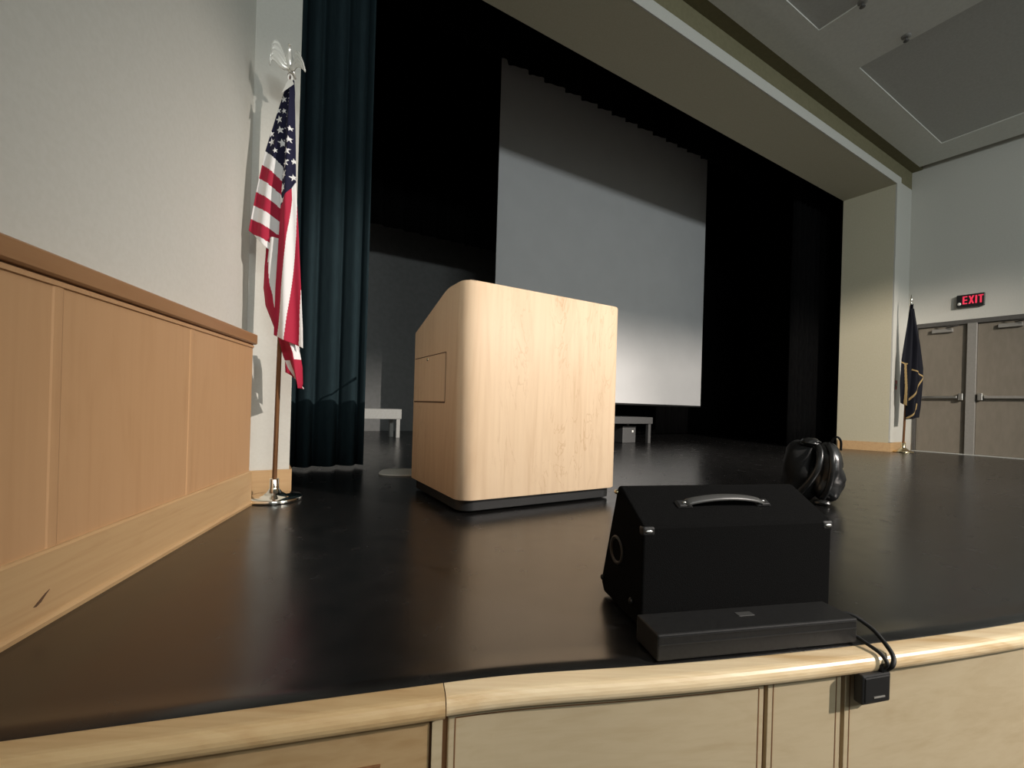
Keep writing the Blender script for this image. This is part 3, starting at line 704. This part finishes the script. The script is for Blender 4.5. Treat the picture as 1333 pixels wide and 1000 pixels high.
# ------------------------------------------------------------------ outlet box on the fascia and the two leads
BA = R(14.5)
bx, by = .880, 1.0555
t = thing('power_box', 'black plastic power box hanging on the wooden stage front', 'power box', (bx, by, -.066), BA)
MB().box(-.044, .044, -.022, .0, -.037, .033).build('housing', M['plastic'], t, bevel=.004)
MB().box(-.038, .038, -.024, -.020, -.031, .027).build('cover', M['plinth'], t, bevel=.003)
MB().box(-.012, .022, -.0255, -.023, -.022, -.0185).build('slot', M['mull'], t)
MB().box(.016, .044, -.022, -.002, .030, .050).build('cable_gland', M['rubber'], t, bevel=.006)
gl = Vector((bx + .030 * math.cos(BA) + .012 * math.sin(BA), by + .030 * math.sin(BA) - .012 * math.cos(BA), -.024))
tag(MB().tube(cs([(.885, 1.175, .040), (.918, 1.165, .048), (.942, 1.13, .034), (.945, 1.095, .020), (.936, 1.052, .004), (gl.x + .010, gl.y - .016, -.012), (gl.x + .005, gl.y, -.034)]), .0052, 10).build('power_lead', M['rubber']),
    'black lead arching highest from case end to power box', 'cable')
tag(MB().tube(cs([(.878, 1.125, .020), (.893, 1.11, .017), (.902, 1.085, .011), (.908, 1.052, .005), (.910, 1.036, -.010), (gl.x - .006, gl.y, -.034)]), .0045, 10).build('power_lead', M['rubber']),
    'black lead lying low over the wooden nosing to power box', 'cable')

# ------------------------------------------------------------------ backpack further back on the deck
bgx, bgy = 2.012, 2.93
t = thing('backpack', 'shiny black backpack standing on the deck behind the monitor', 'backpack', (bgx, bgy, 0), R(-34))
def lobe(c, rx, ry, rz, p=.7, name='pocket', mat=None, wr=.006, seed=0):
    """soft bag volume with slack folds"""
    m = MB().ball(c, rx, ry, rz, 48, 32, p); rnd = random.Random(seed); k = [rnd.uniform(0, 6) for _ in range(4)]; out = []
    for v in m.v:
        d = Vector(v) - Vector(c); z = d.z / rz; a = math.atan2(d.y, d.x)
        f = wr * (math.sin(3 * a + 5 * z + k[0]) + .7 * math.sin(9 * z + 2 * a + k[1]) + .5 * math.sin(7 * a - 6 * z + k[2])) * (1 - z * z * .6)
        sag = 1 + .10 * max(0, -z) - .12 * max(0, z)
        q = d.normalized() * f; out.append((c[0] + d.x * sag + q.x, c[1] + d.y * sag + q.y, max(.001, c[2] + d.z + q.z * .5)))
    m.v = out; return m.build(name, mat, t)
lobe((-.05, .0, .20), .105, .15, .20, .72, 'main_body', M['nylon'], .007, 2)
lobe((.095, -.03, .205), .085, .14, .19, .75, 'front_pocket', M['leather'], .009, 5)
def strap(pts, w, name, mat, th=.008):
    P = cs(pts, 6); m = MB(); rows = []
    for i, p in enumerate(P):
        tt = (P[min(i + 1, len(P) - 1)] - P[max(i - 1, 0)]).normalized(); sd = tt.cross(Vector((0, -1, .1))).normalized()
        rows.append([tuple(p - sd * w), tuple(p - sd * w * .4 + Vector((0, -.004, 0))), tuple(p + sd * w * .4 + Vector((0, -.004, 0))), tuple(p + sd * w)])
    m.grid(rows); return m.build(name, mat, t, solid=th)
strap([(.02, -.05, .40), (.05, -.145, .345), (.045, -.19, .25), (-.005, -.19, .14), (-.07, -.15, .04)], .017, 'shoulder_strap', M['leather'])
strap([(.09, -.08, .395), (.112, -.170, .325), (.115, -.195, .24), (.10, -.19, .13), (.07, -.15, .04)], .015, 'shoulder_strap', M['leather'])
MB().tube(cs([(.115, -.02, .37), (.12, -.04, .415), (.142, -.05, .435), (.162, -.04, .41), (.165, -.02, .35)], 6), .007, 8).build('grab_loop', M['nylon'], t)
lobe((.0, -.07, .395), .055, .05, .028, .9, 'rolled_flap', M['leather'], .003, 4)
lobe((.07, -.15, .02), .045, .03, .019, .9, 'foot', M['leather'], .001, 6)

# ------------------------------------------------------------------ light
S.world = bpy.data.worlds.new('world'); S.world.use_nodes = True
bg = S.world.node_tree.nodes['Background']; bg.inputs['Color'].default_value = (.86, .95, .90, 1); bg.inputs['Strength'].default_value = .125
def lamp(name, kind, loc, energy, col, to=None, **k):
    d = bpy.data.lights.new(name, kind); d.energy = energy; d.color = col
    for a, b in k.items(): setattr(d, a, b)
    o = bpy.data.objects.new(name, d); C.objects.link(o); o.location = loc
    if to: o.rotation_euler = (Vector(to) - Vector(loc)).to_track_quat('-Z', 'Y').to_euler()
    return o
KEY = SP(5.9, -6.0, 4.95)                        # stage spotlight in the added ceiling slot
lamp('spotlight', 'SPOT', KEY, 4500, (1.0, .90, .82), (2.0, 2.97, .9), spot_size=R(45), spot_blend=.62, shadow_soft_size=.03)
lamp('spotlight', 'SPOT', SP(3.9, -6.0, 4.95), 4100, (1.0, .90, .80), SP(7.7, 4.4, .3), spot_size=R(41), spot_blend=.6, shadow_soft_size=.03)
lamp('house_fill_light', 'AREA', SP(7.0, -4.2, 4.6), 150, (.88, .96, .98), SP(5.2, 4, 2.0), shape='RECTANGLE', size=5, size_y=.8)
lamp('house_fill_light', 'AREA', SP(.4, -5.0, 4.6), 210, (.90, .96, .96), SP(4.5, 4, 2.0), shape='RECTANGLE', size=3, size_y=.8)  # second lamp added to brighten the lectern's left side

S.view_settings.view_transform = 'Standard'; S.view_settings.look = 'None'; S.view_settings.gamma = 1; S.view_settings.use_curve_mapping = False
S.view_settings.exposure = .06
